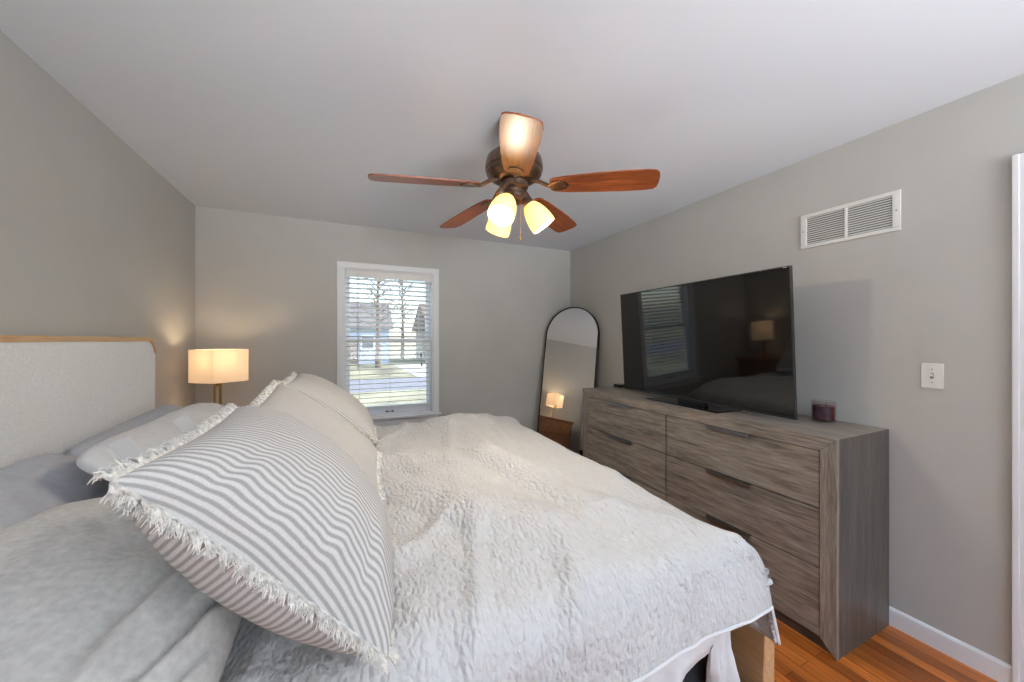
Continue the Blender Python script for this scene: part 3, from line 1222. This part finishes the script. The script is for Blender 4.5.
# ------------------------------------------------------------------ dresser
DX0, DX1, DYa, DYb, DT = 1.935, 2.412, .848, 2.70, .957
dr_ = thing('dresser', 'grey oak six drawer dresser along the right wall', 'dresser', (DX0, DYa, 0))
W_, D_ = DYb - DYa, DX1 - DX0
fr_ = .062
bm = BM()
prism(bm, [(0, DT), (fr_, DT - fr_), (W_ - fr_, DT - fr_), (W_, DT)], YZ, 0, D_, .0015)
obj('top', bm, M_oak_y, dr_)
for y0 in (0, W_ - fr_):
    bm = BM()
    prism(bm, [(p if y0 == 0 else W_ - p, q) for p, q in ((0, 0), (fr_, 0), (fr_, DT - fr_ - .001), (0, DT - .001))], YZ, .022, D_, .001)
    pn = obj('side_panel', bm, M_oak_shaded, dr_)
    pn['label'] = 'grey oak side with its shade in the colour'
    bm = BM()
    prism(bm, [(p if y0 == 0 else W_ - p, q) for p, q in ((0, .0), (fr_, .06), (fr_, DT - fr_ - .001), (0, DT - .001))], YZ, 0, .022, .001)
    obj('stile', bm, M_oak_z, dr_)
bm = BM()
box(bm, 0, D_, fr_, W_ - fr_, .060, .105, .003)
obj('bottom_rail', bm, M_oak_y, dr_)
bm = BM()
box(bm, .026, D_ - .02, fr_ + .001, W_ - fr_ - .001, 0, .061)
obj('plinth', bm, M_oak_dark, dr_, smooth=False)
bm = BM()
box(bm, .03, D_, fr_, W_ - fr_, .105, DT - fr_)
box(bm, .012, .04, W_ / 2 - .006, W_ / 2 + .006, .105, DT - fr_)
obj('carcass', bm, plain('dark_carcass', (38, 33, 30), .8, noise_amt=.05), dr_, smooth=False)
zs = [(.109, .362), (.368, .629), (.635, DT - fr_ - .004)]
for z0, z1 in zs:
    for y0, y1 in ((fr_ + .004, W_ / 2 - .004), (W_ / 2 + .004, W_ - fr_ - .004)):
        bm = BM()
        box(bm, .004, .03, y0, y1, z0, z1, .002)
        dw = obj('drawer', bm, M_oak_y, dr_)
        bm = BM()
        ym = (y0 + y1) / 2
        box(bm, -.014, .012, ym - .125, ym + .125, z1 - .001, z1 + .0025, .001)
        box(bm, -.0155, -.0115, ym - .125, ym + .125, z1 - .013, z1 + .0025, .0012)
        hd = obj('handle', bm, M_steel, dw)
        hd['label'] = 'slim steel edge pull'

# ------------------------------------------------------------------ television
A = ray(796, 420) * 1.845
Bp = ray(624.5, 388) * 3.04
pr, pl = Vector((A.x, A.y, 0)), Vector((Bp.x, Bp.y, 0))
tvw = (pl - pr).length
tvd = (pl - pr).normalized()
tvn = Vector((-tvd.y, tvd.x, 0))
if tvn.x > 0:
    tvn = -tvn          # screen normal, into the room
tv = thing('television', 'large black flat television standing on the dresser', 'television', ((pr.x + pl.x) / 2, (pr.y + pl.y) / 2, DT))
tv.rotation_euler = (0, 0, math.atan2(tvd.y, tvd.x) - PI / 2)   # local +Y along the set, local -X = screen side
hw = tvw / 2
tv_lean = math.radians(3.0)


def lean_part(o):
    for v in o.data.vertices:
        v.co.x -= (v.co.z - TB) * math.tan(tv_lean)


TB, TT = .028, .808
bm = BM()
box(bm, .006, .014, -hw + .007, hw - .007, TB + .003, TT - .007, .002)
box(bm, .013, .058, -hw * .75, hw * .75, TB + .06, TB + .42, .01)
lean_part(obj('back_housing', bm, M_black, tv))
m_scr, nt, b = mat('glossy_screen')
b.inputs['Base Color'].default_value = (.0035, .0035, .004, 1)
b.inputs['Roughness'].default_value = .045
b.inputs['IOR'].default_value = 1.6
bm = BM()
box(bm, 0, .005, -hw + .006, hw - .006, TB + .012, TT - .006, .001)
lean_part(obj('screen', bm, m_scr, tv, smooth=False))
bm = BM()
for y0, y1, z0, z1 in ((-hw, -hw + .006, TB, TT), (hw - .006, hw, TB, TT), (-hw + .006, hw - .006, TT - .006, TT), (-hw + .006, hw - .006, TB, TB + .012)):
    box(bm, -.003, .013, y0, y1, z0, z1, .001)
lean_part(obj('bezel', bm, plain('dark_bezel', (58, 58, 60), .3, metal=.6), tv))
bm = BM()
box(bm, -.0045, -.002, -hw + .018, -hw + .036, TT - .0085, TT - .004)
lean_part(obj('indicator_mark', bm, plain('light_mark', (190, 190, 190), .4), tv, smooth=False))
bm = BM()
box(bm, -.10, .12, -.28, .30, 0, .007, .003)
obj('stand_base', bm, plain('stand_black_glass', (20, 20, 22), .12), tv)
bm = BM()
box(bm, .012, .045, -.11, .11, .006, TB + .08, .006)
obj('stand_neck', bm, M_black, tv)

bm = BM()
box(bm, -.045, .045, -.05, .05, .004, .028, .006)
q = ray(622, 386) * 3.30
mb = thing('media_box', 'small black media box at the far end of the dresser', 'media box', (2.30, 2.62, DT))
obj('case', bm, M_black, mb)
for sx in (-.035, .035):
    for sy in (-.038, .038):
        bm = BM()
        lathe(bm, [(0, .005), (.006, .005), (.006, 0), (0, 0)], 10, Matrix.Translation((sx, sy, 0)))
        obj('rubber_foot', bm, M_black, mb)
bm = BM()
box(bm, -.0465, -.0445, -.004, .004, .013, .019)
obj('status_lens', bm, plain('lens', (70, 70, 80), .2), mb, smooth=False)

# candle
cd = thing('candle', 'dark red wax candle in a clear glass jar on the dresser', 'candle', (2.325, 1.075, DT))
bm = BM()
lathe(bm, [(0, .0), (.048, .0), (.051, .004), (.051, .106), (.0505, .109), (.0485, .109), (.048, .106), (.048, .010), (0, .010)], 40)
obj('jar', bm, M_jar, cd)
bm = BM()
lathe(bm, [(0, .011), (.0475, .011), (.0475, .083), (.044, .082), (.02, .0805), (0, .080)], 40)
obj('wax', bm, plain('dark_red_wax', (92, 16, 24), .3, spec=.6, noise_amt=.06), cd)
bm = BM()
arc = [math.radians(a) for a in range(168, 243, 5)]
ra = [bm.verts.new((.0516 * math.cos(a), .0516 * math.sin(a), .022)) for a in arc]
rb = [bm.verts.new((.0516 * math.cos(a), .0516 * math.sin(a), .082)) for a in arc]
for k in range(len(arc) - 1):
    bm.faces.new((ra[k], ra[k + 1], rb[k + 1], rb[k]))
lb = obj('paper_label', bm, plain('plum_paper_label', (66, 38, 52), .5, noise_amt=.3, nscale=60), cd)
for a in (0, 2.1, 4.2):
    bm = BM()
    x, y = .02 * math.cos(a), .02 * math.sin(a)
    tube(bm, [(x, y, .079), (x + .001, y, .092)], .0013, 6)
    obj('wick', bm, plain('wick_cotton', (60, 54, 48), .9), cd)

# ------------------------------------------------------------------ mirror
mr = thing('floor_mirror', 'tall arched black framed mirror leaning across the far right corner', 'mirror')
PLm, PRm = Vector((2.07, 3.585, 0)), Vector((2.385, 3.05, 0))
mx_ = (PRm - PLm)
MW = .625
ctr = (PLm + PRm) / 2
mx_ = mx_.normalized()
mn = Vector((-abs(mx_.y), -abs(mx_.x), 0)).normalized()
lean = math.radians(10.5)
MH = 1.775
up = Vector((0, 0, math.cos(lean))) - mn * math.sin(lean)
nrm = mx_.cross(up)
if nrm.dot(mn) < 0:
    nrm = -nrm
base_pt = ctr + mn * (1.40 * math.tan(lean)) + Vector((0, 0, .002 + .02 * math.sin(lean)))
mm_ = Matrix((( mx_.x, up.x, nrm.x, base_pt.x), (mx_.y, up.y, nrm.y, base_pt.y), (mx_.z, up.z, nrm.z, base_pt.z), (0, 0, 0, 1)))


def arch(w, h0, h1, n=24):
    r = w / 2
    pts = [(-r, h0), (r, h0)]
    for k in range(n + 1):
        a = k / n * PI
        pts.append((r * math.cos(a), h1 - r + r * math.sin(a)))
    return pts


m_mir, nt, b = mat('mirror_silver')
b.inputs['Base Color'].default_value = (.90, .90, .90, 1)
b.inputs['Metallic'].default_value = 1
b.inputs['Roughness'].default_value = .012
bm = BM()
prism(bm, arch(MW - .018, .012, MH - .009), mm_, -.004, .004)
obj('mirror_glass', bm, m_mir, mr, smooth=False)
bm = BM()
oo, ii = arch(MW, 0, MH), arch(MW - .024, .012, MH - .012)
A0 = [bm.verts.new(mm_ @ Vector((x, y, -.018))) for x, y in oo]
A1 = [bm.verts.new(mm_ @ Vector((x, y, .010))) for x, y in oo]
B0 = [bm.verts.new(mm_ @ Vector((x, y, -.018))) for x, y in ii]
B1 = [bm.verts.new(mm_ @ Vector((x, y, .010))) for x, y in ii]
n = len(oo)
for k in range(n):
    k2 = (k + 1) % n
    bm.faces.new((A0[k], A0[k2], A1[k2], A1[k]))
    bm.faces.new((A1[k], A1[k2], B1[k2], B1[k]))
    bm.faces.new((B1[k], B1[k2], B0[k2], B0[k]))
    bm.faces.new((B0[k], B0[k2], A0[k2], A0[k]))
obj('mirror_frame', bm, plain('matt_black_frame', (26, 25, 25), .4), mr)

# ------------------------------------------------------------------ vent, switch
vt = thing('wall_vent', 'white louvred air return grille high on the right wall', 'vent', (XR, 1.022, 2.016))
hy, hz = .211, .098
bm = BM()
for y0, y1, z0, z1 in ((-hy, hy, hz - .02, hz), (-hy, hy, -hz, -hz + .02), (-hy, -hy + .03, -hz + .02, hz - .02), (hy - .03, hy, -hz + .02, hz - .02), (-.006, .006, -hz + .02, hz - .02)):
    box(bm, -.010, 0, y0, y1, z0, z1, .003)
obj('frame', bm, M_white, vt)
bm = BM()
box(bm, -.0015, 0, -hy + .02, hy - .02, -hz + .01, hz - .01)
obj('backing', bm, plain('duct_dark', (96, 96, 94), .8), vt, smooth=False)
for y0, y1 in ((-hy + .03, -.006), (.006, hy - .03)):
    bm = BM()
    for k in range(13):
        z = -hz + .026 + k * (2 * hz - .052) / 12
        vs = [bm.verts.new(p) for p in ((-.008, y0, z - .004), (-.008, y1, z - .004), (-.002, y1, z + .004), (-.002, y0, z + .004))]
        v2 = [bm.verts.new(v.co + Vector((.0006, 0, .0012))) for v in vs]
        bm.faces.new(vs)
        bm.faces.new(v2[::-1])
        for i in range(4):
            bm.faces.new((vs[i], v2[i], v2[(i + 1) % 4], vs[(i + 1) % 4]))
    obj('louvres', bm, M_white, vt, smooth=False)
for y in (-hy + .015, hy - .015):
    bm = BM()
    lathe(bm, [(0, .002), (.003, .0015), (.004, 0)], 10, Matrix.Translation((-.010, y, 0)) @ Matrix.Rotation(-PI / 2, 4, 'Y'))
    obj('screw', bm, M_steel, vt)

sw = thing('light_switch', 'white toggle light switch plate on the right wall', 'light switch', (XR, .709, 1.227))
bm = BM()
box(bm, -.006, 0, -.0355, .0355, -.057, .057, .003, 3)
obj('plate', bm, M_white, sw)
bm = BM()
box(bm, -.0068, -.005, -.0055, .0055, -.0125, .0125)
obj('slot', bm, plain('switch_slot', (120, 118, 114), .5), sw, smooth=False)
bm = BM()
vs = box(bm, -.019, -.005, -.004, .004, -.004, .005, .001)
bmesh.ops.rotate(bm, verts=bm.verts, cent=(-.005, 0, 0), matrix=Matrix.Rotation(math.radians(22), 3, 'Y'))
obj('toggle', bm, M_white, sw)
for z in (-.030, .030):
    bm = BM()
    lathe(bm, [(0, .0015), (.002, .001), (.003, 0)], 10, Matrix.Translation((-.006, 0, z)) @ Matrix.Rotation(-PI / 2, 4, 'Y'))
    obj('screw', bm, M_steel, sw)

# ------------------------------------------------------------------ ceiling fan
FC = ray(514, 340) * 1.76
fan = thing('ceiling_fan', 'five blade bronze ceiling fan with walnut blades and three lit shades', 'ceiling fan', (FC.x, FC.y, ZC), -YAW)
# local x = picture right, local y = away from the camera, z down from the ceiling
bm = BM()
lathe(bm, [(0, 0), (.075, 0), (.075, -.012), (.066, -.05), (.04, -.075), (.02, -.08), (0, -.08)], 32)
obj('canopy', bm, M_dmetal, fan)
bm = BM()
tube(bm, [(0, 0, -.07), (0, 0, -.15)], .013, 16)
obj('downrod', bm, M_dmetal, fan)
bm = BM()
lathe(bm, [(0, -.125), (.03, -.125), (.05, -.135), (.10, -.15), (.132, -.18), (.139, -.212), (.139, -.232), (.134, -.238), (.134, -.25), (.128, -.262), (.10, -.282), (.07, -.290), (0, -.290)], 40)
obj('motor_housing', bm, M_dmetal, fan)
bm = BM()
lathe(bm, [(0, -.288), (.062, -.288), (.068, -.296), (.068, -.318), (.062, -.326), (.050, -.33), (.050, -.35), (.056, -.356), (.056, -.372), (.046, -.386), (.02, -.394), (0, -.396)], 36)
obj('switch_housing', bm, M_dmetal, fan)
bm = BM()
tube(bm, [(.03, -.01, -.39), (.03, -.01, -.56)], .0012, 5)
lathe(bm, [(0, .012), (.004, .008), (.005, 0), (.003, -.006), (0, -.006)], 10, Matrix.Translation((.03, -.01, -.565)))
obj('pull_chain', bm, M_brass, fan)
ZB = -.312
for k, (ang, dp) in enumerate(((-14, 2.8), (58, 3.2), (129, 3.5), (198, 3.7), (272, 5.0))):
    a = math.radians(ang)
    # local frame: X along the blade, Y across, tilted so that the clockwise edge rises
    mtx = Matrix.Translation((0, 0, ZB)) @ Matrix.Rotation(a, 4, 'Z') @ Matrix.Rotation(math.radians(dp), 4, 'Y') @ Matrix.Rotation(math.radians(-12), 4, 'X')
    pts = []
    r0, r1 = .175, .652
    prof = [(r0, .036), (r0 + .02, .050), (r0 + .08, .059), (r0 + .2, .067), (r0 + .33, .072), (r1 - .05, .071), (r1 - .014, .066), (r1, .052)]
    pts = [(x, -y) for x, y in prof] + [(r1 + .006, -.02), (r1 + .006, .02)] + [(x, y) for x, y in prof[::-1]]
    bm = BM()
    prism(bm, pts, Matrix(), -.003, .003, .0012)
    bd = obj('blade', bm, M_blade, fan)
    bd.matrix_local = mtx
    bm = BM()
    tube(bm, [(.085, 0, .030), (.12, 0, .022), (.16, 0, .0), (.18, 0, -.006)], [.011, .010, .010, .008], 10)
    iron = [(.165, .012), (.19, .030), (.225, .036), (.25, .026), (.262, 0)]
    prism(bm, [(x, -y) for x, y in iron] + [(x, y) for x, y in iron[-2::-1]], Matrix(), -.0085, -.0035, .0015)
    for x, y in ((.2, .017), (.2, -.017), (.242, 0)):
        lathe(bm, [(0, -.011), (.004, -.010), (.005, -.008)], 10, Matrix.Translation((x, y, 0)))
    obj('blade_iron', bm, M_brass if False else M_dmetal, bd)

M_glass = glow('lit_amber_glass', (250, 232, 180), (255, 208, 118), .62, .35)
nt = M_glass.node_tree
trl = nt.nodes.new('ShaderNodeBsdfTranslucent')
trl.inputs[0].default_value = (1, .86, .56, 1)
mxs = nt.nodes.new('ShaderNodeMixShader')
mxs.inputs[0].default_value = .25
nt.links.new(nt.nodes['Principled BSDF'].outputs[0], mxs.inputs[1])
nt.links.new(trl.outputs[0], mxs.inputs[2])
nt.links.new(mxs.outputs[0], nt.nodes['Material Output'].inputs[0])
for ang in (6, 126, 246):
    a = math.radians(ang)
    mtx = Matrix.Rotation(a, 4, 'Z') @ Matrix.Translation((.050, 0, -.362)) @ Matrix.Rotation(math.radians(-36), 4, 'Y')
    bm = BM()
    lathe(bm, [(0, .02), (.014, .02), (.014, -.012), (.026, -.018), (.029, -.035), (.027, -.04), (0, -.04)], 20, mtx)
    ho = obj('lamp_holder', bm, M_dmetal, fan)
    bm = BM()
    outer = [(.024, -.036), (.034, -.046), (.045, -.066), (.054, -.092), (.060, -.122), (.062, -.150), (.061, -.166)]
    inner = [(r - .003, z) for r, z in outer[::-1]]
    lathe(bm, outer + inner, 28, mtx)
    obj('lamp_shade', bm, M_glass, fan)
    bm = BM()
    lathe(bm, [(0, -.04), (.010, -.04), (.012, -.06), (.024, -.09), (.026, -.105), (.018, -.125), (0, -.131)], 16, mtx)
    obj('bulb', bm, glow('fan_bulb', (255, 240, 200), (255, 222, 150), 6), fan)
    p = mtx @ Vector((0, 0, -.150))
    light('fan_bulb_light', 'POINT', p, 10.5, (1, .87, .68), radius=.03, parent=fan)
